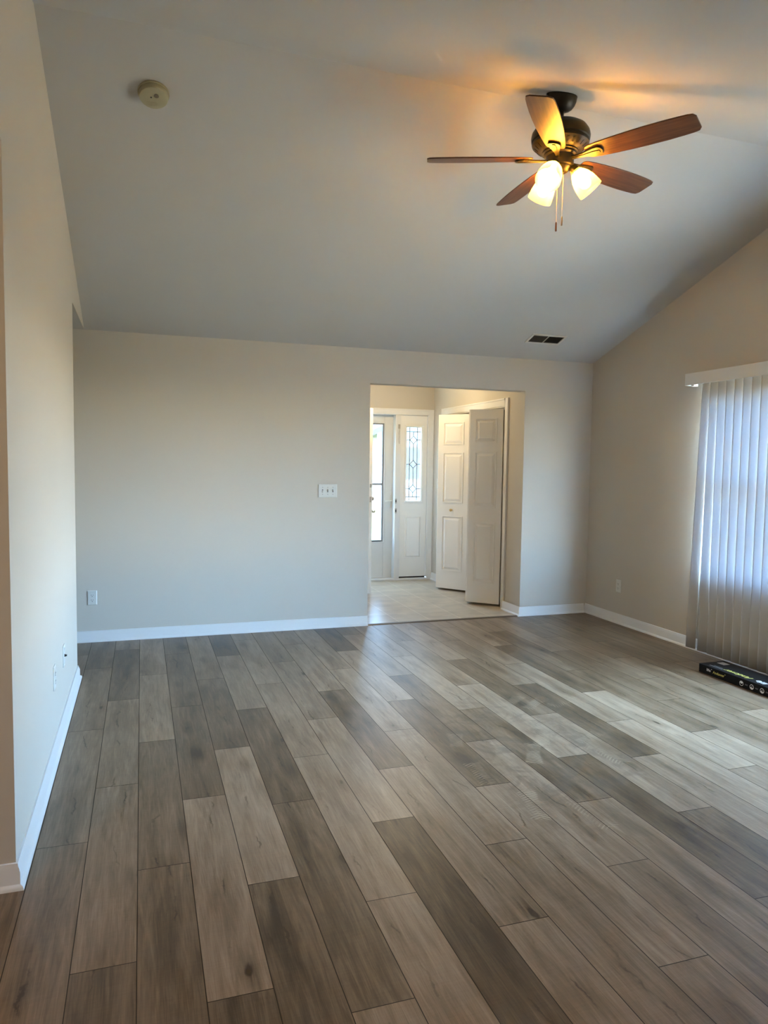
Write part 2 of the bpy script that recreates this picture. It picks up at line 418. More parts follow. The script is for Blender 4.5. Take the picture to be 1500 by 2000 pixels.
# floor: every plank its own face with its own tone
PW, PL, PX0 = .1785, 1.2175, -.2025
ROWS = {  # row: (a joint on it, tones from the plank that ENDS at that joint onward)
    -3: (2.2, [.4, .5, .45, .35]), -2: (3.25, [.45, .4, .5, .35]), -1: (2.856, [.52, .50, .52, .35]), 0: (2.11, [.28, .55, .60, .24, .55]),
    1: (2.60, [.40, .38, .68, .60]), 2: (1.887, [.26, .66, .33, .33, .3]), 3: (2.397, [.30, .76, .30, .56]),
    4: (1.737, [.60, .36, .24, .64, .14]), 5: (2.188, [.62, .70, .62, .62, .55]), 6: (2.682, [.18, .66, .54, .48]),
    7: (1.940, [.62, .56, .28, .62, .50]), 8: (2.393, [.58, .60, .74, .60]), 9: (1.638, [.54, .66, .27, .74, .16]),  # middle row here: its palest tone has bright floor sheen put into it
    10: (2.131, [.52, .60, .30, .62, .3]), 11: (2.593, [.58, .36, .66, .60]), 12: (1.816, [.34, .22, .76, .56, .5]),
    13: (2.394, [.28, .58, .30, .72]), 14: (2.933, [.60, .20, .48, .5]), 15: (3.394, [.70, .62, .6]),
    16: (2.678, [.56, .76, .26, .62]), 17: (3.129, [.74, .34, .36, .5]), 18: (3.62, [.42, .36, .62]), 19: (4.039, [.44, .50, .4]),
    20: (3.323, [.72, .45, .40]), 21: (3.798, [.50, .30, .26]), 22: (4.319, [.45, .36, .3]), 23: (3.1, [.5, .4, .35]), 24: (3.6, [.5, .4, .4])}
me = bpy.data.meshes.new('floor')
bm = bmesh.new(); tones = []; pids = []; mats = []; pus = []
GAP = .0014
rng = random.Random(5)
for k in range(-22, 26):
    x0 = PX0+PW*k; x1 = x0+PW
    if x0 > XR+.02 or x1 < XK: continue
    base, tl = ROWS.get(k, (rng.uniform(2.4, 3.6), [rng.uniform(.25, .7) for _ in range(3)]))
    j = -6
    while True:
        y1 = base+PL*j; y0 = y1-PL
        if y0 > YF: break
        t_ = tl[j] if 0 <= j < len(tl) else rng.choice((.3, .4, .5, .55, .62, .68))
        pid = rng.random(); j += 1
        ya, yb = max(y0, YB), min(y1, YF+.01)
        if yb <= ya: continue
        xa, xb = max(x0, XK), min(x1, XR+.02)
        vs = [bm.verts.new((x, y, 0)) for x, y in ((xa+GAP, ya+GAP), (xb-GAP, ya+GAP), (xb-GAP, yb-GAP), (xa+GAP, yb-GAP))]
        bm.faces.new(vs); tones.append(.43+(t_-.43)*.80); pids.append(pid); mats.append(0)
        pus.extend([xa-(x0+x1)/2, xb-(x0+x1)/2, xb-(x0+x1)/2, xa-(x0+x1)/2])
for lo, hi in (((XK-.1, YB-.1, -.12), (XR+.13, YF+.01, -.0012)),):
    r_ = bmesh.ops.create_cube(bm, size=1)
    for v in r_['verts']: v.co = Vector([(lo[i]+hi[i])/2+v.co[i]*(hi[i]-lo[i]) for i in range(3)])
    n6 = 6; tones += [0]*n6; pids += [0]*n6; mats += [1]*n6; pus += [0]*24
bm.to_mesh(me); bm.free()
me.materials.append(M['plank']); me.materials.append(M['gap'])
me.polygons.foreach_set('material_index', mats)
me.attributes.new('tone', 'FLOAT', 'FACE').data.foreach_set('value', tones)
me.attributes.new('pid', 'FLOAT', 'FACE').data.foreach_set('value', pids)
me.attributes.new('pu', 'FLOAT', 'CORNER').data.foreach_set('value', pus)
floor = bpy.data.objects.new('floor', me); COL.objects.link(floor)
tag(floor, 'grey brown wood look plank floor with dusty shoe prints', 'floor', None, 'structure')
struct(MB().box((FXL-.1, YF+.005, -.12), (4.3, FY+.14, -.0005)), 'floor_foyer', M['tile'], 'beige square tile floor of the entry hall', 'floor')
struct(MB().prism([(YF-.022, 0), (YF+.028, 0), (YF+.022, .006), (YF+.005, .009), (YF-.012, .006)], 0, OX0+.001, OX1-.03), 'trim_1', M['strip'], 'brown transition strip between plank floor and tile', 'trim')

# ceiling: vaulted over the room, flat over kitchen, hallway and entry hall
cb = MB()
T = .12
cb.prism([(YF+.12, zc(YF+.12)), (YR, ZR), (YE, ZW), (YB-.1, ZW), (YB-.1, ZW+T), (YE, ZW+T), (YR, ZR+T), (YF+.12, zc(YF+.12)+T)], 0, XL-.12, XR+.13)
cb.box((XK-.1, YB-.1, ZW), (XL-.12, 2.75, ZW+T)); cb.box((XH-.1, 5.08-.1, ZW), (XL-.12, YF+.12, ZW+T))
cb.box((FXL-.1, YF+.12, ZW), (4.3, FY+.14, ZW+T))
struct(cb, 'ceiling', M['ceil'], 'white vaulted ceiling with a ridge across the room', 'ceiling')

# walls
WT = .12
struct(MB().prism([(XH, 0), (OX0, 0), (OX0, OZ), (OX1, OZ), (OX1, 0), (XR+.13, 0), (XR+.13, ZW+.04), (XH, ZW+.04)], 1, YF, YF+WT), 'wall_far', M['wall'], 'far greige wall with a plain opening to the entry hall', 'wall')
struct(MB().prism([(2.612, 0), (5.08, 0), (5.08, ZW), (YF, ZW), (YF, ZW+.01), (YR, ZR+.03), (YE, ZW+.03), (YE, ZW), (2.612, ZW)], 0, XL-WT, XL), 'wall_left', M['wall'], 'left greige wall rising to the vaulted ceiling beside the hallway passage', 'wall')
WY0, WY1, WZ0, WZ1 = 1.45, 4.53, .625, 2.07     # window behind the blinds
rw = MB()
for lo, hi in (((XR, WY1, 0), (XR+.13, YF+WT, ZW)), ((XR, WY0, 0), (XR+.13, WY1, WZ0)), ((XR, WY0, WZ1), (XR+.13, WY1, ZW)), ((XR, YB, 0), (XR+.13, WY0, ZW))):
    rw.box(lo, hi)
rw.prism([(YE-.2, ZW), (YF+.1, ZW), (YF, ZW+.03), (YR, ZR+.04), (YE, ZW+.03)], 0, XR, XR+.13); rw.box((XR+.001, YB, ZW-.01), (XR+.129, YF+WT-.001, ZW+.02))
struct(rw, 'wall_right', M['wall'], 'right greige gable wall with the blind covered window', 'wall')
struct(MB().box((XK, YB-.12, 0), (XR+.13, YB, ZW+.02)), 'wall_back', M['wall'], 'greige wall behind the viewer', 'wall')
kw = MB(); kw.box((XK-.12, YB, 0), (XK, 2.75, ZW)); kw.box((XK, 2.612, 0), (XL-WT, 2.75, ZW))
struct(kw, 'wall_kitchen', M['wall'], 'greige wall returning left from the near end of the left wall', 'wall')
hw = MB(); hw.box((XH-.12, 4.96, 0), (XH, YF+.12, ZW)); hw.box((XH, 4.96, 0), (XL-WT, 5.08, ZW))
struct(hw, 'wall_hallway', M['wall'], 'greige walls inside the hallway passage', 'wall')
fw_ = MB()
fw_.box((FXL-.12, YF+WT, 0), (FXL, FY+.14, ZW))  # unseen wall, placed to keep light inside the entry hall
struct(fw_, 'wall_foyer_left', M['wall'], 'unseen entry hall wall behind the open front door, set to hold light in', 'wall')
CY0, CY1, CZ = 6.525, 8.05, 2.035               # closet opening
fr = MB()
fr.box((FXR, YF+WT, 0), (FXR+.11, CY0, ZW)); fr.box((FXR, CY0, CZ), (FXR+.11, CY1, ZW)); fr.box((FXR, CY1, 0), (FXR+.11, FY+.14, ZW))
fr.box((4.18, YF+WT, 0), (4.29, FY+.14, ZW))
struct(fr, 'wall_foyer_right', M['wall'], 'entry hall wall with the bifold closet opening', 'wall')
DX0, DX1, DZ = 2.03, 3.392, 2.052               # front door unit opening
ff = MB(); ff.prism([(FXL, 0), (DX0, 0), (DX0, DZ), (DX1, DZ), (DX1, 0), (4.2, 0), (4.2, ZW), (FXL, ZW)], 1, FY, FY+.14)
struct(ff, 'wall_foyer_front', M['wall'], 'entry hall wall around the front door and sidelight', 'wall')

# baseboards: a moulding swept along each run with mitred corners
BP = [(0, 0), (.026, 0), (.0255, .006), (.022, .013), (.015, .017), (.014, .019), (.014, .058), (.0115, .064), (.0115, .068), (.0075, .076), (.006, .086), (0, .088)]
def sweep(mb, path, prof=BP, side=1):
    pts = [Vector((p[0], p[1])) for p in path]; rows = []
    for i, p in enumerate(pts):
        ns = []
        if i > 0: d = (p-pts[i-1]).normalized(); ns.append(Vector((-d.y, d.x))*side)
        if i < len(pts)-1: d = (pts[i+1]-p).normalized(); ns.append(Vector((-d.y, d.x))*side)
        n = ns[0] if len(ns) == 1 else (ns[0]+ns[1])/(1+ns[0].dot(ns[1]))
        rows.append([mb.bm.verts.new((p.x+n.x*a, p.y+n.y*a, z)) for a, z in prof])
    k = len(prof)
    for A, B in zip(rows, rows[1:]):
        for i in range(k): mb.bm.faces.new((A[i], A[(i+1) % k], B[(i+1) % k], B[i]))
    mb.bm.faces.new(rows[0]); mb.bm.faces.new(rows[-1][::-1]); return mb
b1 = MB(); sweep(b1, [(XH, YF), (OX0, YF)], side=-1); sweep(b1, [(FXR-.002, 6.437), (FXR-.002, YF+WT), (OX1, YF+WT), (OX1, YF), (XR-.026, YF)], side=1) if False else sweep(b1, [(OX1, 6.437), (OX1, YF), (XR-.024, YF)], side=-1)
struct(b1, 'baseboard_far', M['trim'], 'white baseboard along the far wall, broken by the opening', 'baseboard', smooth=True)
struct(sweep(MB(), [(XK, 2.612), (XL, 2.612), (XL, 5.08), (XL-WT, 5.08)], side=-1), 'baseboard_left', M['trim'], 'white baseboard wrapping the near end of the left wall', 'baseboard', smooth=True)
struct(sweep(MB(), [(XR, YF), (XR, YB)], side=-1), 'baseboard_right', M['trim'], 'white baseboard under the outlet and blinds', 'baseboard', smooth=True)
b4 = MB(); sweep(b4, [(FXR, 8.12), (FXR, FY)], side=1); sweep(b4, [(FXR-.02, FY), (3.447, FY)], side=1)
struct(b4, 'baseboard_foyer', M['trim'], 'white baseboard in the far corner of the entry hall', 'baseboard', smooth=True)

# ------------------------------------------------------------------ front entry
# casing and jambs around the door unit
def casing_profile(w_, t_):   # across width, thickness
    return [(0, 0), (0, t_*.55), (w_*.12, t_*.62), (w_*.2, t_*.8), (w_*.62, t_*.86), (w_*.8, t_), (w_, t_), (w_, 0)]
cs = MB()
y1 = FY; th = .016
for (xa, xb) in ((DX1-.008, 3.4515),):
    cs.prism([(xa, y1), (xa, y1-th*.6), (xa+.02, y1-th*.75), (xb-.018, y1-th*.85), (xb-.012, y1-th), (xb, y1-th), (xb, y1)], 2, 0, 2.115)
cs.prism([(y1, 2.045), (y1-th*.6, 2.045), (y1-th*.75, 2.062), (y1-th*.85, 2.09), (y1-th, 2.10), (y1-th, 2.115), (y1, 2.115)], 0, DX0-.06, DX1-.0082)
cs.box((DX0-.06, y1-th, 0), (DX0-.005, y1, 2.045))
struct(cs, 'trim_2', M['trim'], 'white casing around the front door and sidelight', 'trim')
jb = MB()
jb.box((DX0, FY, .03), (DX0+.02, FY+.0845, DZ)); jb.box((DX1-.018, FY-.004, .03), (DX1, FY+.0845, DZ)); jb.box((DX0+.02, FY-.004, DZ-.012), (DX1-.018, FY+.0845, DZ))
jb.box((2.950, FY-.012, .022), (3.018, FY+.0845, DZ-.012)); jb.box((2.975, FY+.0845, .022), (3.0, FY+.13, DZ))
struct(jb, 'trim_3', M['trim'], 'white jamb and mullion post beside the sidelight', 'trim', bevel=.002)
struct(MB().box((DX0, FY-.02, 0), (DX1, FY+.16, .022)), 'trim_4', M['trim'], 'pale door sill under the front door and sidelight', 'trim', bevel=.003)

def raised_panel(mb, x0, x1, z0, z1, yf, dirn=-1, edge=.028, h=.010):
    # bead frame standing proud plus a raised centre field; dirn = the way the face looks along y
    y = yf
    for lo, hi in (((x0, z0), (x1, z0+.010)), ((x0, z1-.010), (x1, z1)), ((x0, z0+.010), (x0+.010, z1-.010)), ((x1-.010, z0+.010), (x1, z1-.010))):
        mb.prism([(lo[0], lo[1]), (hi[0], lo[1]), (hi[0], hi[1]), (lo[0], hi[1])], 1, y-.002*dirn, y+dirn*h*.55)
    a = [(x0+.012, z0+.012), (x1-.012, z0+.012), (x1-.012, z1-.012), (x0+.012, z1-.012)]
    b_ = [(x0+edge, z0+edge), (x1-edge, z0+edge), (x1-edge, z1-edge), (x0+edge, z1-edge)]
    va = [mb.bm.verts.new((u, y-.002*dirn, v)) for u, v in a]; vb = [mb.bm.verts.new((u, y+dirn*h*.7, v)) for u, v in b_]
    for i in range(4): mb.bm.faces.new((va[i], va[(i+1) % 4], vb[(i+1) % 4], vb[i]))
    mb.bm.faces.new(vb); mb.bm.faces.new(va[::-1])

# sidelight: slab with a leaded pane above and one raised panel below
def ring_box(mb, x0, x1, z0, z1, wd, ya, yb):
    mb.box((x0, ya, z0), (x1, yb, z0+wd)); mb.box((x0, ya, z1-wd), (x1, yb, z1)); mb.box((x0, ya, z0+wd), (x0+wd, yb, z1-wd)); mb.box((x1-wd, ya, z0+wd), (x1, yb, z1-wd))
sl0, sl1 = 3.022, 3.372
ysl = FY+.012
sb = MB()
sb.box((sl0, ysl, .042), (3.095, ysl+.044, 2.0395)); sb.box((3.297, ysl, .042), (sl1, ysl+.044, 2.0395))
sb.box((3.095, ysl, 1.895), (3.297, ysl+.044, 2.0395)); sb.box((3.095, ysl, .042), (3.297, ysl+.044, .986))
sd = sb.build('window_2', M['door'], kind='structure')
tag(sd, 'white sidelight panel with leaded glass beside the front door', 'sidelight')
q = MB(); ring_box(q, 3.080, 3.322, .964, 1.918, .020, ysl-.012, ysl-.0005); q.build('glass_frame', M['door'], sd, bevel=.004)
q = MB(); raised_panel(q, 3.092, 3.312, .272, .800, ysl); q.build('raised_panel', M['door'], sd)
MB().box((3.099, ysl+.016, .984), (3.298, ysl+.022, 1.898)).build('glass_pane', M['glass_obscure'], sd)
ld = MB(); yl = ysl+.011
def bar(x0, z0, x1, z1, r=.0045): ld.tube([(x0, yl, z0), (x1, yl, z1)], r, 6)
cxl = 3.196
xa, xb = 3.146, 3.246
bar(xa, .99, xa, 1.893); bar(xb, .99, xb, 1.893)
bar(3.102, 1.842, 3.295, 1.842); bar(3.102, 1.035, 3.295, 1.035)
for zc_ in (1.740, 1.439, 1.137):
    hw_, hh = .047, .047
    bar(cxl-hw_, zc_, cxl, zc_+hh); bar(cxl, zc_+hh, cxl+hw_, zc_); bar(cxl+hw_, zc_, cxl, zc_-hh); bar(cxl, zc_-hh, cxl-hw_, zc_)
    bar(3.102, zc_, xa, zc_); bar(xb, zc_, 3.295, zc_)
for za, zb_ in ((1.842, 1.787), (1.693, 1.486), (1.392, 1.184), (1.090, 1.035)): bar(cxl, za, cxl, zb_)
ld.build('leading', M['lead'], sd)
MB().box((3.0185, FY+.022, .0222), (3.3738, FY+.034, .0415)).build('sweep', M['dark'], sd)

# storm door outside the opening
yst = FY+.085
st = thing('door_2', (DX0+.03, yst, .03), 'grey white storm door with two clear panes behind the open front door', 'storm door', kind='structure')
so = st.location
q = MB(); q.box((DX0+.004, yst, .0225), (2.115, yst+.035, 2.050)); q.box((2.835, yst, .0225), (2.972, yst+.035, 2.050)); q.box((2.115, yst, 1.94), (2.835, yst+.035, 2.050)); q.box((2.115, yst, .0225), (2.835, yst+.035, .475))
q.build('slab', M['storm'], st, off=so, bevel=.004)
q = MB(); ring_box(q, 2.10, 2.852, .462, 1.952, .016, yst-.006, yst-.0005); q.build('pane_frame', M['storm'], st, off=so, bevel=.003)
q = MB(); ring_box(q, 2.1155, 2.8345, .4755, 1.9395, .019, yst+.004, yst+.03); q.box((2.1345, yst+.004, 1.178), (2.8155, yst+.03, 1.200)); q.build('gasket', M['gasket'], st, off=so)
q = MB(); q.box((2.1345, yst+.014, .4945), (2.8155, yst+.019, 1.178)); q.build('lower_pane', M['glass_storm'], st, off=so)
q = MB(); q.box((2.1345, yst+.014, 1.2), (2.8155, yst+.019, 1.9205)); q.build('upper_pane', M['glass_storm'], st, off=so)
q = MB(); q.box((2.915, yst-.010, .90), (2.937, yst-.0005, 1.05)); q.tube([(2.926, yst-.008, .985), (2.926, yst-.045, .985), (2.905, yst-.052, .985), (2.845, yst-.050, .982)], [.008, .008, .009, .007], 8); q.build('handle', M['plate'], st, off=so, smooth=True)
q = MB(); q.box((2.62, yst-.012, .482), (2.80, yst-.007, .492)); q.build('latch_bar', M['dark'], st, off=so)
# keeper plates and door chain on the mullion post
kp = MB(); kp.box((2.9505, FY-.0155, .955), (2.976, FY-.0125, 1.015)); 
o = thing('strike_plate', (2.963, FY-.0125, .985), 'upper metal strike plate on the white post beside the sidelight', 'strike plate', 'strike plates on the door post')
kp.build('plate', M['nickel'], o, off=o.location, bevel=.001); MB().box((2.957, FY-.0165, .972), (2.970, FY-.0156, .998)).build('keeper_hole', M['dark'], o, off=o.location)
o2 = o.copy(); COL.objects.link(o2); o2.location.z = .865; o2['label'] = 'lower metal strike plate on the white post, level with the door lever'
for c in list(o.children):
    d_ = c.copy(); COL.objects.link(d_); d_.parent = o2
dc = thing('door_chain', (2.992, FY-.0125, 1.90), 'small metal door chain hanging high on the white post', 'door chain')
q = MB(); q.box((2.982, FY-.020, 1.872), (3.004, FY-.0125, 1.925)); q.build('bracket', M['nickel'], dc, off=dc.location, bevel=.001)
q = MB()
for i in range(12):
    z = 1.868-i*.0155
    q.bm.verts.ensure_lookup_table()
    pts = [(2.993+(.0045*math.cos(a) if i % 2 == 0 else 0)+.002*math.sin(i*1.3), FY-.020+(.0035*math.cos(a) if i % 2 else 0), z+.0095*math.sin(a)) for a in [2*PI*k/8 for k in range(9)]]
    q.tube(pts, .0017, 5)
q.build('links', M['nickel'], dc, off=dc.location, smooth=True)

# front door, swung open towards the room
hx, hy = 2.052, 8.352
lx, ly = 2.394, 7.556
DA = math.atan2(ly-hy, lx-hx); DW = math.hypot(lx-hx, ly-hy)
dr = thing('door_1', (hx, hy, .014), 'white front door standing open, its lock edge towards the viewer', 'door', rz=DA, kind='structure')
MB().box((0, -.0445, 0), (DW, 0, 2.026)).build('slab', M['door'], dr, bevel=.0015)
MB().box((DW, -.036, 1.005), (DW+.0022, -.010, 1.065)).build('latch_plate', M['nickel'], dr)
MB().box((DW, -.034, 1.165), (DW+.0022, -.012, 1.205)).build('deadbolt_plate', M['nickel'], dr)
q = MB(); q.tube([(DW-.045, 0, 1.040), (DW-.045, .012, 1.040)], .030, 20); q.tube([(DW-.045, .012, 1.040), (DW-.045, .026, 1.040)], [.018, .014], 16); q.ball((DW-.045, .040, 1.040), .022, 14); q.build('lock_cylinder', M['nickel'], dr, smooth=True)
q = MB(); q.tube([(DW-.045, 0, .995), (DW-.045, .018, .990), (DW-.045, .026, .960), (DW-.045, .030, .915), (DW-.045, .048, .895), (DW-.045, .072, .893), (DW-.045, .080, .905)], [.012, .010, .009, .009, .010, .010, .009], 10); q.build('grip_handle', M['nickel'], dr, smooth=True)
q = MB(); q.tube([(DW-.06, -.0445, 1.03), (DW-.06, -.058, 1.03)], .030, 20); q.ball((DW-.06, -.075, 1.03), .026, 14); q.build('door_knob', M['nickel'], dr, smooth=True)

# closet casing and bifold doors
cz = MB(); xc = FXR
tw = .075
cz.prism([(xc, CY0-tw), (xc-.018, CY0-tw), (xc-.018, CY0-tw+.012), (xc-.013, CY0-tw+.02), (xc-.010, CY0-.02), (xc-.009, CY0), (xc, CY0)], 2, 0, CZ+tw)
cz.prism([(xc, CY1+tw), (xc-.018, CY1+tw), (xc-.018, CY1+tw-.012), (xc-.013, CY1+tw-.02), (xc-.010, CY1+.02), (xc-.009, CY1), (xc, CY1)], 2, 0, CZ+tw)
cz.prism([(xc, CZ+tw), (xc-.018, CZ+tw), (xc-.018, CZ+tw-.012), (xc-.013, CZ+tw-.02), (xc-.010, CZ+.02), (xc-.009, CZ), (xc, CZ)], 1, CY0+.0005, CY1-.0005)
struct(cz, 'trim_5', M['trim'], 'white casing around the bifold closet opening', 'trim')
jj = MB(); jj.box((xc, CY0, 0), (xc+.11, CY0+.012, CZ)); jj.box((xc, CY1-.012, 0), (xc+.11, CY1, CZ)); jj.box((xc, CY0+.012, CZ-.012), (xc+.11, CY1-.012, CZ))
jj.box((xc+.03, CY0+.012, CZ-.03), (xc+.06, CY1-.012, CZ-.0125))
struct(jj, 'trim_6', M['trim'], 'white jamb lining and track of the bifold closet', 'trim')
def bifold_leaf(name, px, py, ax, ay, label, knob, fl):
    # leaf from the jamb point (px,py) to the apex (ax,ay)
    ang = math.atan2(ay-py, ax-px); wd = math.hypot(ax-px, ay-py)
    t_ = thing(name, (px, py, .022), label, 'bifold door', rz=ang, kind='structure')
    hgt = 1.985; D_ = .033*fl
    y0_, y1_ = (0, D_) if D_ > 0 else (D_, 0)
    MB().box((0, y0_, 0), (wd, y1_, hgt)).build('slab', M['door'], t_, bevel=.003)
    for z0, z1 in ((1.645, 1.895), (.985, 1.555), (.205, .835)):
        q_ = MB(); raised_panel(q_, wd*.17, wd*.83, z0, z1, 0 if True else 0, dirn=(-1 if fl > 0 else 1), edge=.045, h=.013); q_.build('raised_panel', M['door'], t_)
        
    if knob is not None:
        sgn = -1 if fl > 0 else 1
        q_ = MB(); mxk = Matrix.Translation((wd*knob, 0, .905)) @ Matrix.Rotation(R(90)*(1 if sgn < 0 else -1), 4, 'X')
        q_.lathe([(.010, 0), (.011, .003), (.006, .008), (.006, .016), (.014, .022), (.016, .028), (.013, .034), (0, .036)], 20, mxk)
        q_.build('knob', M['brass'], t_, smooth=True)
    return t_
bifold_leaf('door_3', 3.447, 6.556, 3.193, 6.795, 'near white three-panel bifold leaf, folded out from the closet', None, -1)
bifold_leaf('door_4', 3.468, 7.385, 3.222, 7.690, 'farther white three-panel bifold leaf with a small brass knob', .52, -1)
bifold_leaf('door_5', 3.470, 7.12, 3.200, 6.835, 'hidden second leaf behind the near bifold leaf', None, 1)
bifold_leaf('door_6', 3.470, 8.02, 3.235, 7.722, 'hidden second leaf behind the knobbed bifold leaf', None, 1)

# ------------------------------------------------------------------ outside, seen through the door
struct(MB().box((-14, FY+.16, -.40), (40, 60, -.16)), 'ground_lawn', M['lawn'], 'sunlit dry lawn outside the front door', 'lawn')
struct(MB().box((1.6, FY+.1605, -.1595), (4.4, 10.2, -.03)), 'floor_porch', M['concrete'], 'pale concrete porch outside the storm door', 'porch')
nh = thing('neighbour_house', (9.5, 27, -.16), 'pale grey house across the lawn through the storm door', 'house')
q = MB(); q.prism([(8.4, -.16), (19, -.16), (19, 2.6), (13.7, 5.4), (8.4, 2.6)], 1, 26, 34); q.build('walls', M['siding'], nh, off=nh.location)
q = MB(); q.prism([(8.0, 2.42), (13.7, 5.42), (19.4, 2.42), (19.4, 2.62), (13.7, 5.64), (8.0, 2.62)], 1, 25.6, 34.4); q.build('roof', M['shingle'], nh, off=nh.location)
q = MB(); q.box((9.4, 25.95, .9), (10.6, 25.995, 2.1)); q.build('window', M['gasket'], nh, off=nh.location)

# ------------------------------------------------------------------ window wall
wn = thing('window_1', (XR+.06, (WY0+WY1)/2, WZ0), 'white double-hung window glowing behind the vertical blinds', 'window', kind='structure')
wl = wn.location
q = MB()
for ya, yb in ((WY0, WY0+.04), (WY1-.04, WY1)): q.box((XR+.05, ya, WZ0), (XR+.115, yb, WZ1))
q.box((XR+.05, WY0+.04, WZ0), (XR+.115, WY1-.04, WZ0+.045)); q.box((XR+.05, WY0+.04, WZ1-.045), (XR+.115, WY1-.04, WZ1))
q.box((XR+.055, WY0+.04, 1.325), (XR+.11, WY1-.04, 1.375)); ym = (WY0+WY1)/2
q.box((XR+.055, ym-.03, WZ0+.045), (XR+.11, ym+.03, 1.325)); q.box((XR+.055, ym-.03, 1.375), (XR+.11, ym+.03, WZ1-.045))
q.build('frame', M['vinyl'], wn, off=wl, bevel=.003)
q = MB()
for z in (1.69, .98): q.box((XR+.078, WY0+.04, z-.009), (XR+.088, WY1-.04, z+.009))
for y in (ym-.45, ym+.45):
    q.box((XR+.0785, y-.009, WZ0+.045), (XR+.0875, y+.009, 1.325)); q.box((XR+.0785, y-.009, 1.375), (XR+.0875, y+.009, WZ1-.045))
q.build('muntins', M['vinyl'], wn, off=wl)
q = MB(); q.box((XR+.090, WY0+.035, WZ0+.04), (XR+.095, WY1-.035, 1.33)); q.box((XR+.090, WY0+.035, 1.37), (XR+.095, WY1-.035, WZ1-.04)); q.build('pane', M['glass'], wn, off=wl)
struct(MB().box((XR-.03, WY0-.03, WZ0-.018), (XR+.05, WY1+.08, WZ0)), 'trim_7', M['trim'], 'white window sill showing beside the skewed blind slat', 'trim', bevel=.004)
# vertical blinds
vb = thing('vertical_blinds', (XR-.07, 4.70, 2.09), 'white vertical blinds, closed in view, unseen slats opened for daylight', 'blinds')
vo = vb.location
BY0 = 1.30
q = MB()
q.prism([(XR-.108, 2.084), (XR-.104, 2.084), (XR-.104, 2.17), (XR-.002, 2.17), (XR-.002, 2.176), (XR-.108, 2.176)], 1, BY0, 4.705)
q.box((XR-.104, 4.699, 2.084), (XR-.002, 4.705, 2.17))
q.build('valance', M['trim'], vb, off=vo, bevel=.002)
q = MB(); q.box((XR-.09, BY0+.02, 2.105), (XR-.045, 4.66, 2.145)); q.box((XR-.09, 4.625, 2.074), (XR-.05, 4.655, 2.1045)); q.build('headrail', M['vinyl'], vb, off=vo, bevel=.002)
def slat_mesh(top_shift, rot, warp):
    mb = MB(); n = 8; wd = .089; z0, z1 = .030, 2.098; rows = []
    for iz in range(13):
        f = iz/12; z = z0+(z1-z0)*f
        sh = top_shift*(1-f); tw = rot+warp*(1-f); row = []
        for i in range(n+1):
            u = (i/n-.5)*wd; d = .0055*(1-(2*u/wd)**2)
            row.append(mb.bm.verts.new((-u*math.sin(tw)-d*math.cos(tw), u*math.cos(tw)-d*math.sin(tw)+sh, z)))
        rows.append(row)
    for A, B in zip(rows, rows[1:]):
        for i in range(n): mb.bm.faces.new((A[i], A[i+1], B[i+1], B[i]))
    return mb
SLAT = 55
k = 0; y = 4.490
base_slat = None
while y > BY0+.05:
    if k == 0:
        ob = slat_mesh(.064, R(9), R(2)).build('slat', M['blind'], vb, smooth=True, solid=.0009); ob['label'] = 'skewed end slat hanging away from the others'
        ob.location = (XR-.082-vo.x, y-vo.y, -vo.z)
    elif k == 1:
        ob = slat_mesh(.020, R(8), R(3)).build('slat', M['blind'], vb, smooth=True, solid=.0009)
        ob.location = (XR-.082-vo.x, y-vo.y, -vo.z)
    else:
        if base_slat is None:
            base_slat = slat_mesh(0, R(SLAT), R(0)).build('slat', M['blind'], vb, smooth=True, solid=.0009); ob = base_slat
        else:
            ob = base_slat.copy(); COL.objects.link(ob); ob.parent = vb
        ob.location = (XR-.082-vo.x, y-vo.y, -vo.z)
        ob.rotation_euler.z = R(random.uniform(-1.5, 1.5)-(0 if y < 3.72 else SLAT-8))  # slats past the view are turned open to throw daylight into the room
    y -= .0795; k += 1

# ------------------------------------------------------------------ ceiling fan
FX, FYc = 1.954, 3.194
FZ = zc(FYc)
fan = thing('ceiling_fan', (FX, FYc, FZ), 'bronze five-blade ceiling fan with three lit amber glass shades', 'ceiling fan')
fo = Vector((FX, FYc, FZ))
def at(mx=None, z=0): return Matrix.Translation((FX, FYc, z)) @ (mx or Matrix.Identity(4))
tilt = math.atan(SL)
# canopy seats against the sloping ceiling
cm = Matrix.Translation((FX, FYc, FZ-.002)) @ Matrix.Rotation(tilt, 4, 'X')
q = MB(); q.lathe([(0, 0), (.073, 0), (.076, -.004), (.075, -.012), (.075, -.026), (.070, -.044), (.060, -.060), (.046, -.071), (.030, -.077), (0, -.078)], 40, cm); q.build('canopy', M['bronze_black'], fan, off=fo, smooth=True)
for sgn in (-1, 1): MB().ball((sgn*.077, 0, -.009), .005, 8, cm).build('canopy_screw', M['bronze_black'], fan, off=fo, smooth=True)
q = MB(); q.tube([(FX, FYc, FZ-.06), (FX, FYc, 3.115)], .0125, 16); q.build('downrod', M['bronze_black'], fan, off=fo, smooth=True)
q = MB(); q.lathe([(0, 3.122), (.018, 3.122), (.022, 3.110), (.060, 3.106), (.098, 3.097), (.124, 3.081), (.138, 3.060), (.142, 3.040), (.140, 3.024), (.134, 3.020), (.134, 3.016), (.138, 3.012), (.136, 3.004), (.128, 2.998), (.104, 2.977), (.086, 2.972), (.086, 2.966), (.080, 2.962), (0, 2.962)], 48, at()); q.build('motor_housing', M['bronze'], fan, off=fo, smooth=True)
q = MB()
for i in range(24):
    a = 2*PI*i/24; mm = at(Matrix.Rotation(a, 4, 'Z')) @ Matrix.Translation((.1165, 0, 2.9875)) @ Matrix.Rotation(R(-41), 4, 'Y')
    q.box((-.012, -.0045, -.0015), (.012, .0045, .0012), mm)
q.build('vent_slots', M['bronze_black'], fan, off=fo)
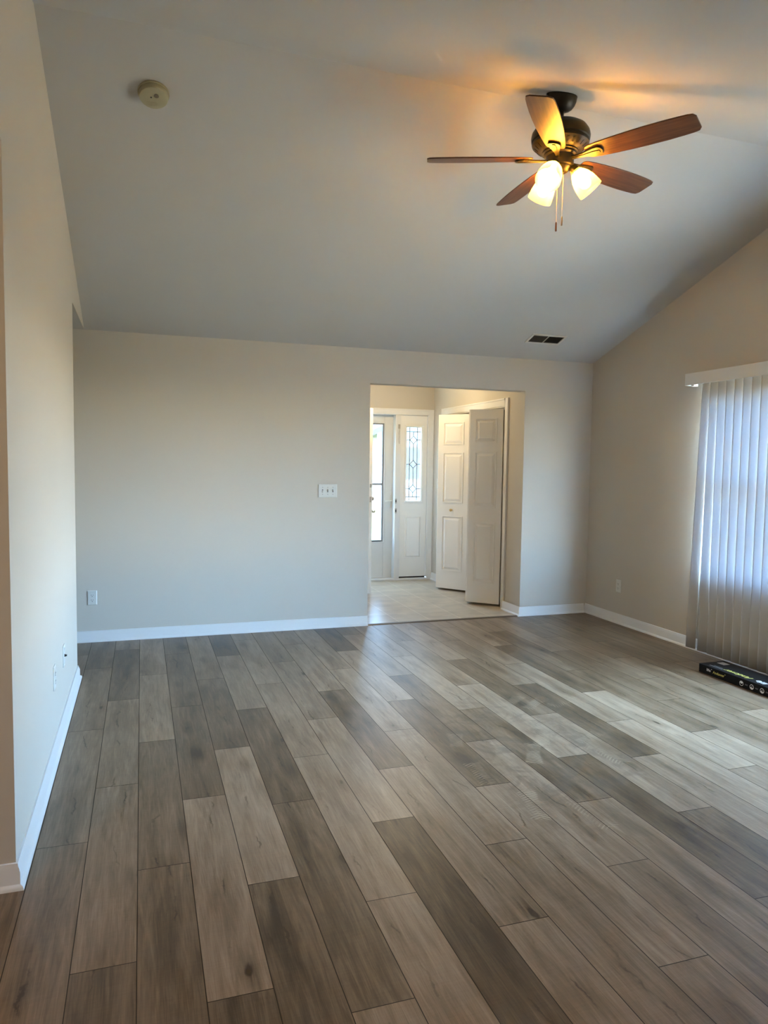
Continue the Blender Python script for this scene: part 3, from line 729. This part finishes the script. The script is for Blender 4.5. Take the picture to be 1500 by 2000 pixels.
q = MB(); q.lathe([(0, 2.9615), (.078, 2.9615), (.079, 2.955), (.074, 2.950), (.068, 2.948), (.067, 2.940), (.066, 2.908), (.063, 2.902), (.055, 2.899), (.053, 2.892), (.046, 2.886), (.040, 2.878), (.026, 2.872), (.012, 2.870), (0, 2.870)], 40, at()); q.build('switch_housing', M['bronze'], fan, off=fo, smooth=True)
ZB, RB = 2.934, .649
PITCH_B = R(13)
outline = []
us = [.135, .142, .158, .20, .26, .34, .42, .50, .57, .615, .638, RB]
ws = [.030, .040, .047, .053, .059, .0645, .0675, .068, .0655, .0625, .0575, .040]
up_ = [(u, w_) for u, w_ in zip(us, ws)]
blade_me = None; iron_me = None
for i in range(5):
    th_ = R(158.38+72*i)
    if blade_me is None:
        mb = MB(); mb.prism([(u, w_) for u, w_ in up_]+[(u, -w_) for u, w_ in up_[::-1]], 2, .001, .0075)
        ob = mb.build('blade', M['blade'], fan, bevel=.0018); blade_me = ob
        mb = MB()
        leaf = [(.060, .013), (.090, .011), (.120, .014), (.150, .023), (.180, .030), (.202, .030), (.214, .020), (.218, 0)]
        mb.prism(leaf+[(u, -v) for u, v in leaf[-2::-1]], 2, -.0085, .0005)
        ridge = [(.055, .006), (.120, .006), (.170, .011), (.205, .008)]
        mb.prism(ridge+[(u, -v) for u, v in ridge[::-1]], 2, -.0115, -.0084)
        ir = mb.build('blade_iron', M['bronze'], fan, bevel=.002); iron_me = ir
    else:
        ob = blade_me.copy(); COL.objects.link(ob); ob.parent = fan
        ir = iron_me.copy(); COL.objects.link(ir); ir.parent = fan
    for o_ in (ob, ir):
        o_.location = (0, 0, ZB-FZ); o_.rotation_mode = 'QUATERNION'
        o_.rotation_quaternion = (Matrix.Rotation(th_, 3, 'Z') @ Matrix.Rotation(-PITCH_B, 3, 'X')).to_quaternion()
for i, ang in enumerate((-22, 98, 218)):
    A = Matrix.Rotation(R(ang), 4, 'Z')
    q = MB(); q.tube([at(A) @ Vector((.030, 0, 2.897)), at(A) @ Vector((.052, 0, 2.902)), at(A) @ Vector((.066, 0, 2.890))], [.010, .010, .011], 12)
    sm = at(A) @ Matrix.Translation((.060, 0, 2.900)) @ Matrix.Rotation(R(180-40), 4, 'Y')
    q.lathe([(0, -.004), (.014, -.004), (.021, .004), (.0235, .014), (.0235, .030), (.020, .034), (0, .034)], 24, sm)
    arm = q.build('lamp_arm', M['bronze'], fan, off=fo, smooth=True)
    so_ = (at(A) @ Matrix.Translation((.060, 0, 2.900)) @ Matrix.Rotation(R(-40), 4, 'Y'))
    mb = MB(); mb.lathe([(.0245, -.022), (.0265, -.028), (.036, -.042), (.047, -.062), (.0545, -.086), (.0585, -.110), (.0605, -.132), (.0610, -.146)], 36)
    sh = mb.build('glass_shade', M['shade'], arm, smooth=True)
    sh.matrix_local = Matrix.Translation(-fo) @ so_
    mb = MB(); mb.lathe([(0, -.032), (.013, -.034), (.014, -.052), (.024, -.074), (.029, -.095), (.026, -.112), (.015, -.123), (0, -.127)], 20)
    bl = mb.build('bulb', M['bulb'], arm, smooth=True); bl.matrix_local = Matrix.Translation(-fo) @ so_
for dx, dy, zb_, nm in ((-.018, -.010, 2.632, 'brown wooden end'), (.010, -.016, 2.660, None)):
    q = MB()
    z = 2.876
    while z > zb_:
        q.ball((FX+dx, FYc+dy, z), .0017, 6); z -= .0046
    pc = q.build('pull_chain', M['chain'], fan, off=fo, smooth=True)
    q = MB(); q.lathe([(0, .002), (.003, 0), (.0042, -.006), (.0046, -.030), (.0048, -.040), (.0036, -.044), (0, -.045)], 12, Matrix.Translation((FX+dx, FYc+dy, zb_)))
    q.build('chain_bob', M['blade'] if nm else M['chain'], pc, off=fo, smooth=True)

# ------------------------------------------------------------------ smoke detector and ceiling vent on the far slope
def slope_mx(x, y, dz=0):
    # local z points out of the far slope, down into the room; local x along the room width
    n = Vector((0, -SL, -1)).normalized(); xx = Vector((1, 0, 0)); yy = n.cross(xx)
    m = Matrix(((xx.x, yy.x, n.x, x), (xx.y, yy.y, n.y, y), (xx.z, yy.z, n.z, zc(y)), (0, 0, 0, 1))); return m
sm = slope_mx(.070, 3.795)
det = thing('smoke_detector', sm.translation, 'round yellowed smoke detector on the sloped ceiling', 'smoke detector')
q = MB(); q.lathe([(0, .0005), (.072, .0005), (.0735, .004), (.0735, .010), (.070, .012)], 48, sm); q.build('base_plate', M['detector'], det, off=sm.translation, smooth=True)
q = MB(); q.lathe([(.068, .011), (.0685, .020), (.0685, .030), (.065, .036), (.056, .039), (.030, .040), (0, .040)], 48, sm); q.build('cover', M['detector'], det, off=sm.translation, smooth=True)
q = MB(); q.lathe([(.011, .0395), (.0115, .0425), (.009, .0435), (0, .0435)], 20, sm @ Matrix.Translation((.012, .022, 0))); q.build('test_button', M['button'], det, off=sm.translation, smooth=True)
q = MB(); q.lathe([(.004, .0395), (.004, .0415), (0, .042)], 12, sm @ Matrix.Translation((-.012, .008, 0))); q.build('indicator', M['dark'], det, off=sm.translation, smooth=True)
q = MB()
for i in range(7): q.box((-.030+i*.008, -.048+abs(i-3)*.003, .0395), (-.027+i*.008, -.020, .0412), sm)
q.build('sounder_ribs', M['detector'], det, off=sm.translation)

vm_ = slope_mx(3.413, 5.727)
vt = thing('ceiling_vent', vm_.translation, 'small white ceiling register with dark louvres near the far wall', 'vent')
q = MB(); a, b = .172, .080
ring = [((-a, -b), (a, -b+.022)), ((-a, b-.022), (a, b)), ((-a, -b+.022), (-a+.022, b-.022)), ((a-.022, -b+.022), (a, b-.022))]
for lo, hi in ring: q.box((lo[0], lo[1], .0005), (hi[0], hi[1], .008), vm_)
q.box((-.004, -b+.022, .0005), (.004, b-.022, .007), vm_)
q.build('frame', M['vent'], vt, off=vm_.translation, bevel=.002)
q = MB(); q.box((-a+.02, -b+.02, .0003), (a-.02, b-.02, .0015), vm_); q.build('backing', M['dark'], vt, off=vm_.translation)
for sgn in (-1, 1):
    q = MB()
    for i in range(13):
        xx = sgn*(.014+i*.0108)
        q.box((-.0045, -b+.022, -.0006), (.0045, b-.022, .0006), vm_ @ Matrix.Translation((xx, 0, .0050)) @ Matrix.Rotation(R(45)*sgn, 4, 'Y'))
    q.build('louvres', M['grille'], vt, off=vm_.translation)

# ------------------------------------------------------------------ switches and outlets
def wall_mx(p, n):
    # local x = to the right as seen by someone facing the plate, local y = up, local z = out of the wall
    n = Vector(n); up = Vector((0, 0, 1)); xx = up.cross(n)
    return Matrix(((xx.x, up.x, n.x, p[0]), (xx.y, up.y, n.y, p[1]), (xx.z, up.z, n.z, p[2]), (0, 0, 0, 1)))
def plate_mesh(mb, w_, h_, mx, t_=.006):
    a, b, c = w_/2, h_/2, .005
    v0 = [(-a, -b), (a, -b), (a, b), (-a, b)]; v1 = [(-a+c, -b+c), (a-c, -b+c), (a-c, b-c), (-a+c, b-c)]
    A = [mb.bm.verts.new(mx @ Vector((x, y, .0004))) for x, y in v0]; B = [mb.bm.verts.new(mx @ Vector((x, y, t_*.55))) for x, y in v0]; Cc = [mb.bm.verts.new(mx @ Vector((x, y, t_))) for x, y in v1]
    for P, Q in ((A, B), (B, Cc)):
        for i in range(4): mb.bm.faces.new((P[i], P[(i+1) % 4], Q[(i+1) % 4], Q[i]))
    mb.bm.faces.new(Cc); mb.bm.faces.new(A[::-1]); return mb
def outlet(p, n, label, kind='duplex', h_=.115):
    mx = wall_mx(p, n)
    t_ = thing('wall_outlet' if kind == 'duplex' else 'cable_outlet', p, label, 'outlet' if kind == 'duplex' else 'cable outlet', 'wall outlets low on the walls' if kind == 'duplex' else None)
    plate_mesh(MB(), .072, h_, mx).build('cover_plate', M['plate'], t_, off=p)
    if kind == 'duplex':
        for sy in (.0195, -.0195):
            m2 = mx @ Matrix.Translation((0, sy, 0))
            q_ = MB(); pts = [(.0165*math.cos(a_)*1.0, .0165*math.sin(a_)*.86) for a_ in [2*PI*k_/20 for k_ in range(20)]]
            q_.prism(pts, 2, .0061, .0078, m2); rc = q_.build('receptacle', M['plate'], t_, off=p)
            q_ = MB(); q_.box((-.0085, -.002, .0079), (-.0060, .008, .0084), m2); q_.box((.0060, -.001, .0079), (.0083, .007, .0084), m2)
            q_.prism([(.003*math.cos(a_), -.0085+.003*math.sin(a_)) for a_ in [2*PI*k_/10 for k_ in range(10)]], 2, .0079, .0084, m2)
            q_.build('slots', M['dark'], rc, off=p)
        q_ = MB(); q_.lathe([(.003, .006), (.003, .0072), (0, .0075)], 10, mx); q_.build('screw', M['plate'], t_, off=p)
    else:
        q_ = MB(); q_.lathe([(.0075, .006), (.0075, .010), (.005, .010), (.005, .018), (0, .018)], 16, mx); q_.build('coaxial_jack', M['dark'], t_, off=p, smooth=True)
        for sy in (.042, -.042): MB().lathe([(.003, .006), (.003, .0072), (0, .0075)], 10, mx @ Matrix.Translation((0, sy, 0))).build('screw', M['plate'], t_, off=p)
    return t_
outlet((-.377, YF, .352), (0, -1, 0), 'white duplex outlet low on the far wall beside the hallway passage')
outlet((XR, 5.585, .345), (-1, 0, 0), 'white duplex outlet low on the window wall between corner and blinds')
outlet((XL, 3.77, .385), (1, 0, 0), 'white duplex outlet low on the near end wall, nearest the viewer')
outlet((XL, 4.215, .378), (1, 0, 0), 'white cable plate with black jack on the narrow end wall', 'coax')
p = (1.527, YF, 1.20)
sw = thing('light_switch', p, 'white three-gang toggle switch plate beside the entry opening', 'light switch')
mx = wall_mx(p, (0, -1, 0))
plate_mesh(MB(), .168, .115, mx, .0065).build('cover_plate', M['plate'], sw, off=p)
for i, (xx, up1) in enumerate(((-.046, 0), (0, 1), (.046, 1))):
    m2 = mx @ Matrix.Translation((xx, 0, 0))
    q = MB(); q.box((-.0055, -.0125, .0064), (.0055, .0125, .0069), m2); q.build('toggle_slot', M['ink_grey'], sw, off=p)
    q = MB(); q.box((-.0042, -.006, 0), (.0042, .006, .018), m2 @ Matrix.Translation((0, .002 if up1 else -.002, .004)) @ Matrix.Rotation(R(-28 if up1 else 28), 4, 'X')); q.build('toggle', M['plate'], sw, off=p, bevel=.001)
for xx in (-.046, 0, .046):
    for yy in (.030, -.030): MB().lathe([(.003, .0064), (.003, .0076), (0, .0079)], 10, mx @ Matrix.Translation((xx, yy, 0))).build('screw', M['ink_grey'], sw, off=p)
p = (FXR, 8.215, 1.205)
s2 = thing('light_switch', p, 'small white switch plate in the entry hall corner beyond the bifold doors', 'light switch')
mx = wall_mx(p, (-1, 0, 0))
plate_mesh(MB(), .072, .115, mx).build('cover_plate', M['plate'], s2, off=p)
q = MB(); q.box((-.0042, -.006, 0), (.0042, .006, .018), mx @ Matrix.Translation((0, .002, .004)) @ Matrix.Rotation(R(-28), 4, 'X')); q.build('toggle', M['plate'], s2, off=p, bevel=.001)

# ------------------------------------------------------------------ flooring carton under the blinds
BX0, BX1, BY1, BL, BH = 3.742, 3.962, 4.080, 1.26, .060
bx = thing('carton', (BX0+.11, BY1-BL/2, 0), 'long flat black flooring carton on the floor under the blinds', 'carton')
bo = bx.location
MB().box((BX0, BY1-BL, .0005), (BX1, BY1, BH)).build('carton_body', M['black_card'], bx, off=bo, bevel=.002)
def text(body, size, mx, m, name, shear=0., width=1.):
    cu = bpy.data.curves.new(name, 'FONT'); cu.body = body; cu.size = size; cu.align_x = 'LEFT'; cu.align_y = 'CENTER'; cu.extrude = .0002; cu.shear = shear; cu.offset = size*.012
    to = bpy.data.objects.new(name, cu); COL.objects.link(to)
    dg = bpy.context.evaluated_depsgraph_get(); me_ = bpy.data.meshes.new_from_object(to.evaluated_get(dg))
    bpy.data.objects.remove(to); bpy.data.curves.remove(cu)
    xs = [v.co.x for v in me_.vertices]; x0_, x1_ = min(xs), max(xs)
    sc = width/(x1_-x0_)
    for v in me_.vertices:
        v.co.x = (v.co.x-x0_)*sc; v.co = mx @ v.co - bo
    me_.materials.clear(); me_.materials.append(m)
    o_ = bpy.data.objects.new(name, me_); COL.objects.link(o_); o_.parent = bx; return o_
def side(y, z): return wall_mx((BX0-.0004, y, z), (-1, 0, 0))
text('life', .026, side(4.005, .034), M['ink_white'], 'lettering', width=.036)
text('\u2122', .012, side(3.967, .043), M['ink_white'], 'lettering', width=.009)
text('Andover', .026, side(3.948, .031), M['ink_yellow'], 'lettering', width=.104)
text('\u2122', .010, side(3.842, .040), M['ink_yellow'], 'lettering', width=.008)
def badge(y, z, fill):
    q_ = MB(); mx_ = side(y, z); ro, ri = .0165, .0135
    n = 28
    A = [q_.bm.verts.new(mx_ @ Vector((ro*math.cos(2*PI*i/n), ro*math.sin(2*PI*i/n), .0002))) for i in range(n)]
    B = [q_.bm.verts.new(mx_ @ Vector((ri*math.cos(2*PI*i/n), ri*math.sin(2*PI*i/n), .0002))) for i in range(n)]
    for i in range(n): q_.bm.faces.new((A[i], A[(i+1) % n], B[(i+1) % n], B[i]))
    if fill == 'top':
        q_.prism([(-.012, .004), (0, -.003), (.012, .004), (.009, .010), (0, .0125), (-.009, .010)], 2, .0001, .0003, mx_)
        q_.prism([(-.003, .003), (.003, .003), (.003, .008), (-.003, .008)], 2, .0003, .00035, mx_)
    else:
        q_.prism([(-.0125, -.004), (-.004, -.002), (.004, -.005), (.0125, -.003), (.009, -.0095), (0, -.0128), (-.009, -.0095)], 2, .0001, .0003, mx_)
        q_.prism([(-.006, .002), (0, .007), (.006, .002), (.005, .001), (0, .0052), (-.005, .001)], 2, .0001, .0003, mx_)
    return q_.build('badge', M['ink_white'], bx, off=bo, keep=True)
for y_, f_ in ((3.695, 'top'), (3.610, 'low'), (3.527, 'low'), (3.444, 'low')): badge(y_, .028, f_)
for y_ in (3.672, 3.588, 3.505): 
    q = MB(); 
    for z_ in (.031, .026): q.box((BX0-.0004, y_-.028, z_-.001), (BX0-.0001, y_-.006, z_+.001))
    q.build('small_print', M['ink_grey'], bx, off=bo)
# printing on top reads from the window side
tm = Matrix(((0, -1, 0, 3.795), (1, 0, 0, 3.668), (0, 0, 1, BH+.0003), (0, 0, 0, 1)))
text('Andover', .062, tm, M['ink_yellow'], 'lettering', shear=.25, width=.235)
tm = Matrix(((0, -1, 0, 3.800), (1, 0, 0, 3.545), (0, 0, 1, BH+.0003), (0, 0, 0, 1)))
text('life', .062, tm, M['ink_white'], 'lettering', shear=.2, width=.085)
q = MB(); q.box((3.870, 3.985, BH+.0001), (3.925, 4.050, BH+.0005)); q.build('sticker', M['sticker'], bx, off=bo)
q = MB(); q.box((3.775, 3.90, BH+.0001), (3.785, 4.02, BH+.0003)); q.box((3.795, 3.92, BH+.0001), (3.803, 4.00, BH+.0003)); q.build('small_print', M['ink_grey'], bx, off=bo)
